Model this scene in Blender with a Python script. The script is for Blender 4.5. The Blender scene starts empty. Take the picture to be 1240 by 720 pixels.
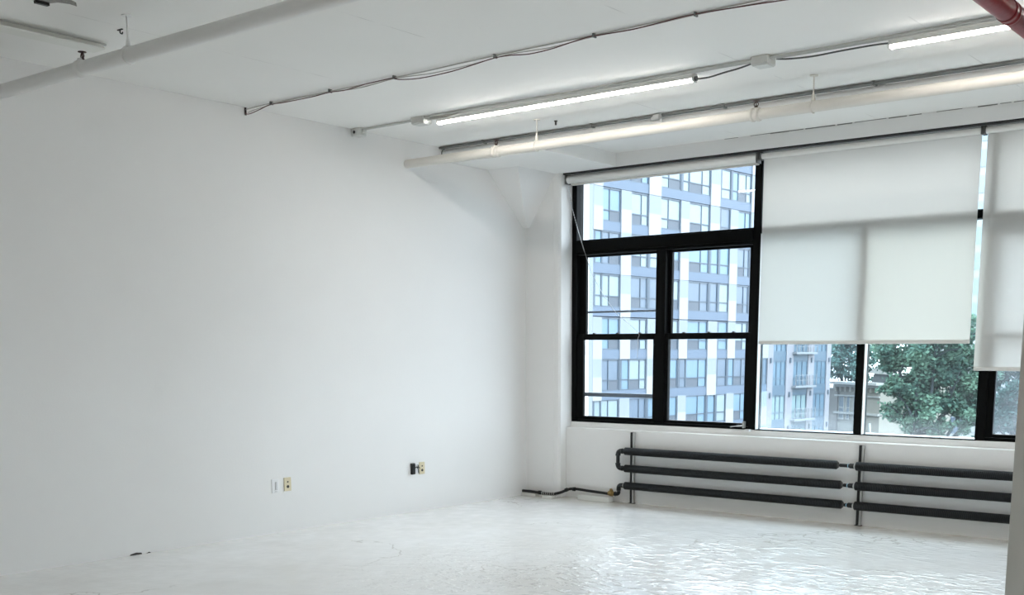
import bpy, bmesh, math, random
from mathutils import Vector, Matrix

random.seed(7)
scene = bpy.context.scene
COL = scene.collection
PI = math.pi

# ------------------------------------------------------------------ materials
def new_mat(name):
    m = bpy.data.materials.new(name)
    m.use_nodes = True
    nt = m.node_tree
    nt.nodes.clear()
    out = nt.nodes.new('ShaderNodeOutputMaterial')
    return m, nt, out

def pbr(name, color, rough=0.6, metal=0.0, var=0.0, scale=8.0, bump=0.0, bscale=40.0, spec=0.5, rvar=0.0):
    m, nt, out = new_mat(name)
    b = nt.nodes.new('ShaderNodeBsdfPrincipled')
    b.inputs['Base Color'].default_value = (*color, 1)
    b.inputs['Roughness'].default_value = rough
    b.inputs['Metallic'].default_value = metal
    b.inputs['Specular IOR Level'].default_value = spec
    nt.links.new(b.outputs[0], out.inputs[0])
    tc = nt.nodes.new('ShaderNodeTexCoord')
    if var > 0 or rvar > 0:
        n = nt.nodes.new('ShaderNodeTexNoise')
        n.inputs['Scale'].default_value = scale
        n.inputs['Detail'].default_value = 6
        nt.links.new(tc.outputs['Object'], n.inputs['Vector'])
        if var > 0:
            mix = nt.nodes.new('ShaderNodeMix'); mix.data_type = 'RGBA'
            mix.inputs[6].default_value = (*[max(0, c*(1-var)) for c in color], 1)
            mix.inputs[7].default_value = (*[min(1, c*(1+var)) for c in color], 1)
            nt.links.new(n.outputs['Fac'], mix.inputs[0])
            nt.links.new(mix.outputs[2], b.inputs['Base Color'])
        if rvar > 0:
            mr = nt.nodes.new('ShaderNodeMapRange')
            mr.inputs[1].default_value = 0.3; mr.inputs[2].default_value = 0.7
            mr.inputs[3].default_value = max(0.02, rough-rvar); mr.inputs[4].default_value = rough+rvar
            nt.links.new(n.outputs['Fac'], mr.inputs[0])
            nt.links.new(mr.outputs[0], b.inputs['Roughness'])
    if bump > 0:
        n2 = nt.nodes.new('ShaderNodeTexNoise')
        n2.inputs['Scale'].default_value = bscale
        n2.inputs['Detail'].default_value = 5
        nt.links.new(tc.outputs['Object'], n2.inputs['Vector'])
        bp = nt.nodes.new('ShaderNodeBump')
        bp.inputs['Strength'].default_value = bump
        bp.inputs['Distance'].default_value = 0.01
        nt.links.new(n2.outputs['Fac'], bp.inputs['Height'])
        nt.links.new(bp.outputs[0], b.inputs['Normal'])
    return m

def mat_floor():
    m, nt, out = new_mat('painted_concrete')
    N = nt.nodes.new; L = nt.links.new
    b = N('ShaderNodeBsdfPrincipled'); L(b.outputs[0], out.inputs[0])
    tc = N('ShaderNodeTexCoord')
    def noise(scale, detail, vec=None, rough=0.55):
        n = N('ShaderNodeTexNoise'); n.inputs['Scale'].default_value = scale
        n.inputs['Detail'].default_value = detail; n.inputs['Roughness'].default_value = rough
        L(vec or tc.outputs['Object'], n.inputs['Vector']); return n
    def rng(src, a, b_, c, d):
        r = N('ShaderNodeMapRange'); L(src, r.inputs[0])
        for i, v in enumerate((a, b_, c, d)): r.inputs[i+1].default_value = v
        return r.outputs[0]
    n1 = noise(0.9, 6)
    n2 = noise(7.0, 8)
    mix = N('ShaderNodeMix'); mix.data_type = 'RGBA'
    mix.inputs[6].default_value = (0.78, 0.765, 0.74, 1); mix.inputs[7].default_value = (0.85, 0.845, 0.835, 1)
    L(rng(n1.outputs['Fac'], .35, .65, 0, 1), mix.inputs[0])
    # scuffs and dirt specks
    n3 = noise(9, 5, rough=0.6)
    mix2 = N('ShaderNodeMix'); mix2.data_type = 'RGBA'; mix2.inputs[7].default_value = (0.42, 0.39, 0.34, 1)
    L(mix.outputs[2], mix2.inputs[6]); L(rng(n3.outputs['Fac'], .72, .80, 0, .35), mix2.inputs[0])
    # thin cracks
    mp = N('ShaderNodeMapping'); mp.inputs['Scale'].default_value = (0.55, 0.9, 1); L(tc.outputs['Object'], mp.inputs[0])
    nd = noise(2.2, 4)
    add = N('ShaderNodeMix'); add.data_type = 'RGBA'; add.blend_type = 'ADD'; add.inputs[0].default_value = 0.55
    L(mp.outputs[0], add.inputs[6]); L(nd.outputs['Color'], add.inputs[7])
    v = N('ShaderNodeTexVoronoi'); v.feature = 'DISTANCE_TO_EDGE'; v.inputs['Scale'].default_value = 0.8; L(add.outputs[2], v.inputs['Vector'])
    nm = noise(0.8, 3)
    crack = rng(v.outputs['Distance'], 0.0, 0.007, 1, 0)
    gate = rng(nm.outputs['Fac'], .53, .60, 0, .6)
    mul = N('ShaderNodeMath'); mul.operation = 'MULTIPLY'; L(crack, mul.inputs[0]); L(gate, mul.inputs[1])
    mix3 = N('ShaderNodeMix'); mix3.data_type = 'RGBA'; mix3.inputs[7].default_value = (0.36, 0.33, 0.28, 1)
    L(mix2.outputs[2], mix3.inputs[6]); L(mul.outputs[0], mix3.inputs[0])
    # grime along the foot of the window wall, with the shade there painted in
    sx = N('ShaderNodeSeparateXYZ'); L(tc.outputs['Object'], sx.inputs[0])
    dirt = rng(sx.outputs['Y'], -0.42, 0.05, 0, 1)
    dm = N('ShaderNodeMath'); dm.operation = 'MULTIPLY'; L(dirt, dm.inputs[0]); L(rng(n2.outputs['Fac'], .35, .65, .2, .8), dm.inputs[1])
    mix4 = N('ShaderNodeMix'); mix4.data_type = 'RGBA'; mix4.inputs[7].default_value = (0.50, 0.46, 0.38, 1)
    L(mix3.outputs[2], mix4.inputs[6]); L(dm.outputs[0], mix4.inputs[0])
    L(mix4.outputs[2], b.inputs['Base Color'])
    L(rng(n2.outputs['Fac'], .35, .65, .10, .20), b.inputs['Roughness'])
    b.inputs['Specular IOR Level'].default_value = 0.35
    # trowelled, lumpy paint: gentle swells, with patches of tight ridges
    mp2 = N('ShaderNodeMapping'); mp2.inputs['Scale'].default_value = (.8, 1.5, 1); mp2.inputs['Rotation'].default_value = (0, 0, .66)
    L(tc.outputs['Object'], mp2.inputs[0])
    h1 = noise(2.2, 4, mp2.outputs[0], .5)
    h1w = N('ShaderNodeMath'); h1w.operation = 'MULTIPLY'; h1w.inputs[1].default_value = .45; L(h1.outputs['Fac'], h1w.inputs[0])
    h2 = noise(10, 3, mp2.outputs[0], .5)
    patch = noise(.75, 3)
    vd = N('ShaderNodeVectorMath'); vd.operation = 'DISTANCE'; vd.inputs[1].default_value = (4.3, -3.0, 0); L(tc.outputs['Object'], vd.inputs[0])
    rough_area = rng(vd.outputs['Value'], 1.3, 3.0, 1, .04)          # the worn, ridged stretch of paint before the windows
    pq = N('ShaderNodeMath'); pq.operation = 'MULTIPLY'; L(rng(patch.outputs['Fac'], .38, .58, .1, 1), pq.inputs[0]); L(rough_area, pq.inputs[1])
    pm_ = pq.outputs[0]
    hm = N('ShaderNodeMath'); hm.operation = 'MULTIPLY'; L(rng(h2.outputs['Fac'], .50, .72, 0, .8), hm.inputs[0]); L(pm_, hm.inputs[1])
    ad = N('ShaderNodeMath'); ad.operation = 'ADD'; L(hm.outputs[0], ad.inputs[0]); L(h1w.outputs[0], ad.inputs[1])
    bp = N('ShaderNodeBump'); bp.inputs['Strength'].default_value = 1.0; bp.inputs['Distance'].default_value = FLOOR_BUMP
    L(ad.outputs[0], bp.inputs['Height']); L(bp.outputs[0], b.inputs['Normal'])
    return m

def mat_ceiling():
    m, nt, out = new_mat('painted_concrete_ceiling')
    N = nt.nodes.new; L = nt.links.new
    b = N('ShaderNodeBsdfPrincipled'); L(b.outputs[0], out.inputs[0]); b.inputs['Roughness'].default_value = .7
    b.inputs['Specular IOR Level'].default_value = 0.2
    tc = N('ShaderNodeTexCoord')
    n = N('ShaderNodeTexNoise'); n.inputs['Scale'].default_value = 1.2; n.inputs['Detail'].default_value = 7; L(tc.outputs['Object'], n.inputs['Vector'])
    mix = N('ShaderNodeMix'); mix.data_type = 'RGBA'
    mix.inputs[6].default_value = (.85, .84, .81, 1); mix.inputs[7].default_value = (.90, .89, .865, 1)
    L(n.outputs['Fac'], mix.inputs[0])
    # board-mark seams left by the formwork, running towards the windows
    sx = N('ShaderNodeSeparateXYZ'); L(tc.outputs['Object'], sx.inputs[0])
    fr = N('ShaderNodeMath'); fr.operation = 'FRACT'
    dv = N('ShaderNodeMath'); dv.operation = 'DIVIDE'; dv.inputs[1].default_value = 1.24
    L(sx.outputs['X'], dv.inputs[0]); L(dv.outputs[0], fr.inputs[0])
    lt = N('ShaderNodeMath'); lt.operation = 'LESS_THAN'; lt.inputs[1].default_value = .008; L(fr.outputs[0], lt.inputs[0])
    n2 = N('ShaderNodeTexNoise'); n2.inputs['Scale'].default_value = 2.3; n2.inputs['Detail'].default_value = 3; L(tc.outputs['Object'], n2.inputs['Vector'])
    mr = N('ShaderNodeMapRange'); L(n2.outputs['Fac'], mr.inputs[0]); mr.inputs[1].default_value = .5; mr.inputs[2].default_value = .62; mr.inputs[4].default_value = .35
    mu = N('ShaderNodeMath'); mu.operation = 'MULTIPLY'; L(lt.outputs[0], mu.inputs[0]); L(mr.outputs[0], mu.inputs[1])
    mix2 = N('ShaderNodeMix'); mix2.data_type = 'RGBA'; mix2.inputs[7].default_value = (.45, .44, .42, 1)
    L(mix.outputs[2], mix2.inputs[6]); L(mu.outputs[0], mix2.inputs[0])
    # specks
    n3 = N('ShaderNodeTexNoise'); n3.inputs['Scale'].default_value = 9; n3.inputs['Detail'].default_value = 8; n3.inputs['Roughness'].default_value = .75; L(tc.outputs['Object'], n3.inputs['Vector'])
    m3 = N('ShaderNodeMapRange'); L(n3.outputs['Fac'], m3.inputs[0]); m3.inputs[1].default_value = .70; m3.inputs[2].default_value = .80; m3.inputs[4].default_value = .5
    mix3 = N('ShaderNodeMix'); mix3.data_type = 'RGBA'; mix3.inputs[7].default_value = (.35, .34, .31, 1)
    L(mix2.outputs[2], mix3.inputs[6]); L(m3.outputs[0], mix3.inputs[0])
    L(mix3.outputs[2], b.inputs['Base Color'])
    bp = N('ShaderNodeBump'); bp.inputs['Strength'].default_value = .12; bp.inputs['Distance'].default_value = .01
    L(n3.outputs['Fac'], bp.inputs['Height']); L(bp.outputs[0], b.inputs['Normal'])
    return m

def mat_glass(name, dirt=0.06, tint=(0.93, 0.97, 1.0), low=0.0, zlo=0.8, zhi=1.1):
    """clear pane with a whitish film, for dust and the hazy air outside: heavier towards the sill where 'low' > 0"""
    m, nt, out = new_mat(name)
    N = nt.nodes.new; L = nt.links.new
    tr = N('ShaderNodeBsdfTransparent'); tr.inputs[0].default_value = (*tint, 1)
    gl = N('ShaderNodeBsdfGlossy'); gl.inputs['Roughness'].default_value = .02
    fr = N('ShaderNodeFresnel'); fr.inputs[0].default_value = 1.45
    mx = N('ShaderNodeMixShader'); L(tr.outputs[0], mx.inputs[1]); L(gl.outputs[0], mx.inputs[2])
    hf = N('ShaderNodeMath'); hf.operation = 'MULTIPLY'; hf.inputs[1].default_value = .5
    L(fr.outputs[0], hf.inputs[0]); L(hf.outputs[0], mx.inputs[0])
    df = N('ShaderNodeBsdfDiffuse'); df.inputs[0].default_value = (.8, .82, .84, 1)
    tl = N('ShaderNodeBsdfTranslucent'); tl.inputs[0].default_value = (.72, .78, .84, 1)
    md = N('ShaderNodeMixShader'); md.inputs[0].default_value = .6; L(df.outputs[0], md.inputs[1]); L(tl.outputs[0], md.inputs[2])
    tc = N('ShaderNodeTexCoord')
    n = N('ShaderNodeTexNoise'); n.inputs['Scale'].default_value = 5; n.inputs['Detail'].default_value = 6; L(tc.outputs['Object'], n.inputs['Vector'])
    r = N('ShaderNodeMapRange'); L(n.outputs['Fac'], r.inputs[0]); r.inputs[1].default_value = .3; r.inputs[2].default_value = .7
    r.inputs[3].default_value = dirt*.5; r.inputs[4].default_value = dirt*1.5
    sx = N('ShaderNodeSeparateXYZ'); L(tc.outputs['Object'], sx.inputs[0])
    rz = N('ShaderNodeMapRange'); L(sx.outputs['Z'], rz.inputs[0]); rz.interpolation_type = 'SMOOTHSTEP'
    rz.inputs[1].default_value = zlo; rz.inputs[2].default_value = zhi; rz.inputs[3].default_value = low; rz.inputs[4].default_value = 0
    ad = N('ShaderNodeMath'); ad.operation = 'ADD'; ad.use_clamp = True; L(r.outputs[0], ad.inputs[0]); L(rz.outputs[0], ad.inputs[1])
    m2 = N('ShaderNodeMixShader'); L(ad.outputs[0], m2.inputs[0]); L(mx.outputs[0], m2.inputs[1]); L(md.outputs[0], m2.inputs[2])
    L(m2.outputs[0], out.inputs[0])
    return m

def mat_fabric():
    m, nt, out = new_mat('blind_fabric')
    N = nt.nodes.new; L = nt.links.new
    df = N('ShaderNodeBsdfDiffuse'); df.inputs[0].default_value = (.80, .80, .78, 1)
    tl = N('ShaderNodeBsdfTranslucent'); tl.inputs[0].default_value = (BLIND_T*1.03, BLIND_T*1.0, BLIND_T*.955, 1)
    ad = N('ShaderNodeMixShader'); ad.inputs[0].default_value = .5
    L(df.outputs[0], ad.inputs[1]); L(tl.outputs[0], ad.inputs[2]); L(ad.outputs[0], out.inputs[0])
    tc = N('ShaderNodeTexCoord')
    w = N('ShaderNodeTexNoise'); w.inputs['Scale'].default_value = 260; w.inputs['Detail'].default_value = 2; L(tc.outputs['Object'], w.inputs['Vector'])
    bp = N('ShaderNodeBump'); bp.inputs['Strength'].default_value = .2; bp.inputs['Distance'].default_value = .002
    L(w.outputs['Fac'], bp.inputs['Height']); L(bp.outputs[0], df.inputs['Normal'])
    return m

def mat_emit(name, col, strength):
    m, nt, out = new_mat(name)
    e = nt.nodes.new('ShaderNodeEmission'); e.inputs[0].default_value = (*col, 1); e.inputs[1].default_value = strength
    nt.links.new(e.outputs[0], out.inputs[0])
    return m

def mat_leaf(name, c1, c2):
    m, nt, out = new_mat(name)
    N = nt.nodes.new; L = nt.links.new
    tc = N('ShaderNodeTexCoord')
    n = N('ShaderNodeTexNoise'); n.inputs['Scale'].default_value = 1.3; n.inputs['Detail'].default_value = 4; L(tc.outputs['Object'], n.inputs['Vector'])
    r = N('ShaderNodeMapRange'); L(n.outputs['Fac'], r.inputs[0]); r.inputs[1].default_value = .35; r.inputs[2].default_value = .65
    mix = N('ShaderNodeMix'); mix.data_type = 'RGBA'; mix.inputs[6].default_value = (*c1, 1); mix.inputs[7].default_value = (*c2, 1)
    L(r.outputs[0], mix.inputs[0])
    df = N('ShaderNodeBsdfDiffuse'); tl = N('ShaderNodeBsdfTranslucent')
    L(mix.outputs[2], df.inputs[0]); L(mix.outputs[2], tl.inputs[0])
    ms = N('ShaderNodeMixShader'); ms.inputs[0].default_value = .35
    L(df.outputs[0], ms.inputs[1]); L(tl.outputs[0], ms.inputs[2]); L(ms.outputs[0], out.inputs[0])
    return m

# light levels
SKY = 8.0
LED = 38.0
BLIND_T = 0.72
FLOOR_BUMP = 0.010
EXPOSURE = 0.46
OUT = 0.42            # scales the outside colours down to balance the strong sky

def osc(*c): return tuple(v*OUT for v in c)

M = dict(
    wall=pbr('white_wall_paint', (.82, .81, .795), .55, var=.02, scale=2.0, bump=.06, bscale=60, spec=.25),
    ceiling=mat_ceiling(),
    floor=mat_floor(),
    black=pbr('black_window_paint', (.004, .0045, .0045), .5, bump=.1, bscale=60, spec=.06),
    grayframe=pbr('storm_frame_grey', (.10, .12, .15), .5),
    fabric=mat_fabric(),
    blindtube=pbr('blind_roll_white', (.74, .74, .72), .6, bump=.05, bscale=200),
    hem=pbr('hem_bar', (.68, .67, .64), .5),
    bracket=pbr('bracket_grey', (.10, .10, .095), .5),
    black_strip=pbr('dark_soffit_strip', (.012, .013, .014), .5),
    iron=pbr('black_finned_steel', (.020, .022, .024), .38, metal=.3, var=.35, scale=30),
    blackpipe=pbr('black_iron_pipe', (.012, .013, .014), .38, metal=.3),
    steel=pbr('galvanised_steel', (.50, .50, .49), .42, metal=.5, var=.15, scale=25),
    strut=pbr('dark_strut', (.045, .045, .045), .4, metal=.5),
    bluetape=pbr('blue_tape', (.30, .52, .66), .5),
    brass=pbr('brass', (.30, .20, .075), .42, metal=.7, var=.3, scale=40),
    pipewhite=pbr('painted_pipe_white', (.80, .795, .775), .5, var=.03, scale=6, bump=.08, bscale=30),
    pipegrey=pbr('painted_pipe_grey_white', (.74, .74, .735), .6, var=.03, scale=6, bump=.08, bscale=30),
    pipecream=pbr('painted_pipe_cream', (.72, .69, .635), .55, var=.03, scale=6, bump=.08, bscale=30),
    emt=pbr('grey_conduit', (.15, .155, .15), .45, metal=.35, var=.25, scale=12),  # dark grey also takes in the shade of the ceiling gap
    emtpaint=pbr('painted_conduit', (.52, .52, .50), .5, var=.08, scale=12),
    boxpaint=pbr('painted_box', (.66, .66, .63), .5, var=.05, scale=15),
    dark=pbr('dark_metal', (.03, .025, .022), .5, metal=.3),
    rust=pbr('sprinkler_bronze', (.055, .028, .024), .45, metal=.4),
    red=pbr('red_pipe_paint', (.21, .008, .014), .42, var=.18, scale=10, bump=.15, bscale=25, spec=.3),
    reddark=pbr('red_pipe_groove', (.10, .006, .010), .5),
    wirered=pbr('dark_red_wire', (.085, .022, .020), .5),
    wiregrey=pbr('grey_cable', (.46, .45, .42), .55, var=.15, scale=9),
    wiredark=pbr('dark_cable', (.09, .09, .088), .5),
    led=mat_emit('led_tube', (1.0, .955, .89), LED),
    ledhouse=pbr('lamp_housing', (.60, .60, .58), .45),
    lens=pbr('aged_lens', (.78, .78, .73), .35, var=.04, scale=4),
    plate=pbr('white_plate', (.80, .80, .80), .35),
    ivory=pbr('ivory_plate', (.70, .62, .43), .35),
    plateslot=pbr('plate_slot', (.035, .03, .026), .5),
    plateslotgrey=pbr('plate_slot_grey', (.58, .58, .58), .4),
    plateslotgrey2=pbr('crack_grey', (.22, .22, .21), .9),
    adapter=pbr('black_plastic', (.008, .008, .009), .35),
    column=pbr('grey_column_paint', (.42, .42, .395), .6, var=.03, scale=3, bump=.05, bscale=40),
    block=pbr('white_block', (.74, .74, .71), .6, var=.05, scale=20),
    peel=pbr('peeled_paint', (.30, .29, .27), .8, var=.6, scale=60),
    chain=pbr('bead_chain', (.55, .56, .57), .35, metal=.3),
    g1=mat_glass('pane_clear', .006),
    g2=mat_glass('pane_dusty', .02, (.86, .95, 1.0), .07, .78, 1.10),
    g2b=mat_glass('pane_dusty_low', .008, (.90, .97, .985), .05, .78, 1.02),
    g3=mat_glass('pane_hazy', .045, (.88, .95, 1.0), .05, .84, 1.10),
    # outside: bluish haze is put into the facade and far leaf colours
    f_white=pbr('facade_white_panel', osc(.40, .42, .44), .7, var=.02),
    f_pale=pbr('facade_pale_panel', osc(.28, .325, .37), .7, var=.02),
    f_span=pbr('facade_blue_grey_panel', osc(.105, .158, .236), .6, var=.03),
    f_frame=pbr('facade_window_frame', osc(.045, .080, .122), .5),
    f_louver=pbr('facade_louver', osc(.07, .095, .13), .6),
    f_glass=pbr('facade_glass_sky', osc(.145, .262, .365), .35, var=.15, scale=.6),  # pale blue base paints in the reflected sky
    f_glass2=pbr('facade_glass_curtain', osc(.27, .355, .40), .4, var=.10, scale=1.5),
    f_glass3=pbr('facade_glass_deep', osc(.11, .165, .235), .35, var=.25, scale=1.0),
    b_brick=pbr('pale_pink_brick', osc(.30, .275, .30), .8, var=.14, scale=6),
    b_dark=pbr('blue_spandrel', osc(.055, .105, .160), .5),
    b_glass=pbr('blue_glazing', osc(.085, .165, .235), .3, var=.3, scale=1.2),
    b_glass2=pbr('green_white_glazing', osc(.25, .34, .345), .25, var=.2, scale=1.2),
    b_slab=pbr('balcony_slab', osc(.26, .27, .29), .6),
    t_stone=pbr('cream_stone', osc(.33, .31, .275), .8, var=.06, scale=2),
    t_brown=pbr('brown_brick', osc(.15, .135, .13), .8, var=.2, scale=3),
    t_corn=pbr('white_cornice', osc(.42, .42, .41), .7),
    t_roof=pbr('grey_roof', osc(.09, .10, .115), .7),
    street=pbr('street', osc(.15, .16, .165), .9, var=.1, scale=.3),
    bark=pbr('bark', osc(.035, .05, .06), .9, var=.3, scale=5),
    leaf=mat_leaf('leaves_green', osc(.090, .172, .150), osc(.200, .335, .245)),
    leaf2=mat_leaf('leaves_hazy', osc(.10, .19, .18), osc(.15, .27, .235)),
    pink=pbr('pink_sign', osc(.36, .20, .28), .6),
)

# ------------------------------------------------------------------ mesh builder
class MB:
    """collects shapes; build() links them as ONE mesh object"""
    def __init__(self): self.v = []; self.f = []; self.s = []
    def add(self, verts, faces, smooth=False):
        o = len(self.v); self.v += [Vector(p) for p in verts]
        self.f += [[i+o for i in f] for f in faces]; self.s += [smooth]*len(faces); return self
    def box(self, x0, x1, y0, y1, z0, z1, bev=0.0, mat=None):
        bm = bmesh.new(); bmesh.ops.create_cube(bm, size=1)
        for v in bm.verts:
            v.co = Vector((x0+(v.co.x+.5)*(x1-x0), y0+(v.co.y+.5)*(y1-y0), z0+(v.co.z+.5)*(z1-z0)))
        if bev: bmesh.ops.bevel(bm, geom=bm.edges[:], offset=bev, segments=2, affect='EDGES', profile=.5)
        bm.verts.index_update()
        vs = [v.co.copy() for v in bm.verts]; fs = [[v.index for v in f.verts] for f in bm.faces]; bm.free()
        if mat: vs = [mat @ v for v in vs]
        return self.add(vs, fs)
    def poly(self, pts, d):
        """prism: polygon pts pushed along vector d"""
        n = len(pts); d = Vector(d)
        vs = [Vector(p) for p in pts] + [Vector(p)+d for p in pts]
        fs = [list(range(n))[::-1], list(range(n, 2*n))] + [[i, (i+1) % n, n+(i+1) % n, n+i] for i in range(n)]
        return self.add(vs, fs)
    def tube(self, pts, r, seg=14, cap=True):
        pts = [Vector(p) for p in pts]; n = len(pts)
        rad = r if isinstance(r, (list, tuple)) else [r]*n
        T = [(pts[min(i+1, n-1)]-pts[max(i-1, 0)]).normalized() for i in range(n)]
        a = Vector((0, 0, 1)) if abs(T[0].z) < .9 else Vector((1, 0, 0))
        nrm = (a - T[0]*a.dot(T[0])).normalized()
        vs = []; fs = []
        for i in range(n):
            nrm = (nrm - T[i]*nrm.dot(T[i])).normalized(); bi = T[i].cross(nrm)
            for k in range(seg):
                t = 2*PI*k/seg; vs.append(pts[i]+nrm*(rad[i]*math.cos(t))+bi*(rad[i]*math.sin(t)))
        for i in range(n-1):
            for k in range(seg):
                k2 = (k+1) % seg; fs.append([i*seg+k, i*seg+k2, (i+1)*seg+k2, (i+1)*seg+k])
        self.add(vs, fs, True)
        if cap:
            self.add(vs[:seg], [list(range(seg))[::-1]]); self.add(vs[-seg:], [list(range(seg))])
        return self
    def lathe(self, p0, axis, prof, seg=18, smooth=True):
        """prof: (distance along the axis, radius)"""
        p0 = Vector(p0); ax = Vector(axis).normalized()
        a = Vector((0, 0, 1)) if abs(ax.z) < .9 else Vector((1, 0, 0))
        u = (a-ax*a.dot(ax)).normalized(); w = ax.cross(u); vs = []; fs = []
        for (d, r) in prof:
            for k in range(seg):
                t = 2*PI*k/seg; vs.append(p0+ax*d+u*(r*math.cos(t))+w*(r*math.sin(t)))
        for i in range(len(prof)-1):
            for k in range(seg):
                k2 = (k+1) % seg; fs.append([i*seg+k, i*seg+k2, (i+1)*seg+k2, (i+1)*seg+k])
        self.add(vs, fs, smooth)
        n = len(prof)-1
        self.add(vs[:seg], [list(range(seg))[::-1]]); self.add(vs[n*seg:], [list(range(seg))])
        return self
    def ring(self, c, axis, R, r, seg=20, sub=8):
        c = Vector(c); ax = Vector(axis).normalized()
        a = Vector((0, 0, 1)) if abs(ax.z) < .9 else Vector((1, 0, 0))
        u = (a-ax*a.dot(ax)).normalized(); w = ax.cross(u); vs = []; fs = []
        for i in range(seg):
            t = 2*PI*i/seg; d = u*math.cos(t)+w*math.sin(t)
            for k in range(sub):
                p = 2*PI*k/sub; vs.append(c+d*(R+r*math.cos(p))+ax*(r*math.sin(p)))
        for i in range(seg):
            for k in range(sub):
                i2 = (i+1) % seg; k2 = (k+1) % sub; fs.append([i*sub+k, i2*sub+k, i2*sub+k2, i*sub+k2])
        return self.add(vs, fs, True)
    def build(self, name, mat, parent=None):
        off = Vector((0, 0, 0)); p = parent
        while p is not None: off += p.location; p = p.parent
        if parent is None and self.v:
            lo = Vector([min(v[i] for v in self.v) for i in range(3)]); hi = Vector([max(v[i] for v in self.v) for i in range(3)])
            off = Vector(((lo.x+hi.x)/2, (lo.y+hi.y)/2, lo.z)) if self.local else Vector((0, 0, 0))
        me = bpy.data.meshes.new(name)
        me.from_pydata([tuple(v-off) for v in self.v], [], self.f)
        me.polygons.foreach_set('use_smooth', self.s)
        me.materials.append(mat); me.update()
        bm = bmesh.new(); bm.from_mesh(me); bmesh.ops.recalc_face_normals(bm, faces=bm.faces[:]); bm.to_mesh(me); bm.free()
        o = bpy.data.objects.new(name, me); COL.objects.link(o)
        if parent is not None: o.parent = parent
        else: o.location = off
        return o
    local = False

def tag(o, label=None, cat=None, group=None, kind=None):
    if label: o['label'] = label
    if cat: o['category'] = cat
    if group: o['group'] = group
    if kind: o['kind'] = kind
    return o

def thing(name, loc, label, cat, group=None, kind=None):
    o = bpy.data.objects.new(name, None); o.empty_display_size = .1
    COL.objects.link(o); o.location = loc
    return tag(o, label, cat, group, kind)

def smooth_path(pts, n=6):
    """Catmull-Rom through pts"""
    P = [Vector(p) for p in pts]; P = [P[0]*2-P[1]] + P + [P[-1]*2-P[-2]]; out = []
    for i in range(1, len(P)-2):
        for k in range(n):
            t = k/n; a, b, c, d = P[i-1], P[i], P[i+1], P[i+2]
            out.append(.5*((2*b)+(c-a)*t+(2*a-5*b+4*c-d)*t*t+(3*b-a-3*c+d)*t**3))
    return out+[P[-2]]

def elbow(p0, c, p1, n=8):
    """quarter bend from p0 to p1 about the corner c"""
    p0, c, p1 = Vector(p0), Vector(c), Vector(p1)
    return [(p0*(1-t)+c*t)*(1-t)+(c*(1-t)+p1*t)*t for t in [i/n for i in range(n+1)]]

H = 3.38            # ceiling
ZS = 3.258          # soffit of the window beam and of the drop panel
XR, YB = 10.6, -12.6

# ------------------------------------------------------------------ the room
def struct(mb, name, mat, label=None, cat=None):
    o = mb.build(name, mat); tag(o, label, cat, kind='structure'); return o

struct(MB().box(-.3, XR+.3, YB-.3, .6, -.2, 0), 'floor', M['floor'], 'glossy white painted concrete floor, scuffed and cracked', 'floor')
c = MB().box(-.3, XR+.3, YB-.3, .6, H, H+.25)
struct(c, 'ceiling', M['ceiling'], 'white painted concrete ceiling carrying pipes and conduits', 'ceiling')
struct(MB().box(0, 1.12, -1.1, 0, ZS, H), 'ceiling_drop_panel', M['ceiling'], 'square dropped slab panel of the ceiling in the corner over the window pier', 'ceiling')
struct(MB().box(-.3, 0, YB-.3, .6, 0, H), 'wall_left', M['wall'], 'long blank white wall on the left', 'wall')
struct(MB().box(0, XR, YB-.3, YB, 0, H), 'wall_back', M['wall'])
wr_ = MB()
ADDED_WINS = [(-2.9, -1.9)]  # added side opening, out of view, to let in more daylight
wr_.box(XR, XR+.3, YB-.3, .6, 0, .8); wr_.box(XR, XR+.3, YB-.3, .6, 3.1, H)
ye = [YB-.3]+[v for a_ in ADDED_WINS for v in a_]+[.6]
for k_ in range(0, len(ye), 2): wr_.box(XR, XR+.3, ye[k_], ye[k_+1], .8, 3.1)
struct(wr_, 'wall_right', M['wall'])
for k_, (ya_, yb_) in enumerate(ADDED_WINS):
    f_ = MB()
    for (p_, q_, z0_, z1_) in ((ya_, ya_+.06, .8, 3.1), (yb_-.06, yb_, .8, 3.1), ((ya_+yb_)/2-.04, (ya_+yb_)/2+.04, .86, 3.04), (ya_, yb_, .8, .86), (ya_, yb_, 3.04, 3.1)):
        f_.box(XR+.12, XR+.22, p_, q_, z0_, z1_)
    fo_ = tag(f_.build('window_%d' % (5+k_), M['black']), kind='structure')  # extra window, unseen, put in for its daylight
    MB().box(XR+.165, XR+.169, ya_+.06, yb_-.06, .86, 3.04).build('window_pane', M['g1'], fo_)
w = MB()
w.poly([(0, .5, 0), (.444, .5, 0), (.444, .022, 0), (.425, .003, 0), (.37, .003, 0), (.366, 0, 0), (0, 0, 0)], (0, 0, ZS))   # pier with a thin corner bead
w.poly([(.444, .12, 0), (.444, .5, 0), (.444, .5, .786), (.444, .203, .786), (.444, .198, .782), (.444, .194, .731), (.444, .124, .729), (.444, .12, .725)], (9.50, 0, 0))  # parapet, sloped sill
w.box(6.86, 7.34, .0, .5, 0, ZS)                                                                              # second pier
w.box(9.72, XR, .0, .5, 0, ZS)
w.box(0, XR, 0, .5, ZS, H)                                                                                    # beam
struct(w, 'wall_window', M['wall'], 'white window wall with low parapet, sill, corner pier and beam', 'wall')
cap = MB()
A, B, C_, D = (0, -.587, ZS), (.383, -.587, ZS), (.383, 0, ZS), (0, 0, ZS)
a, b, c2, d = (0, -.045, 2.754), (.05, -.045, 2.754), (.05, 0, 2.754), (0, 0, 2.754)
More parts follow.
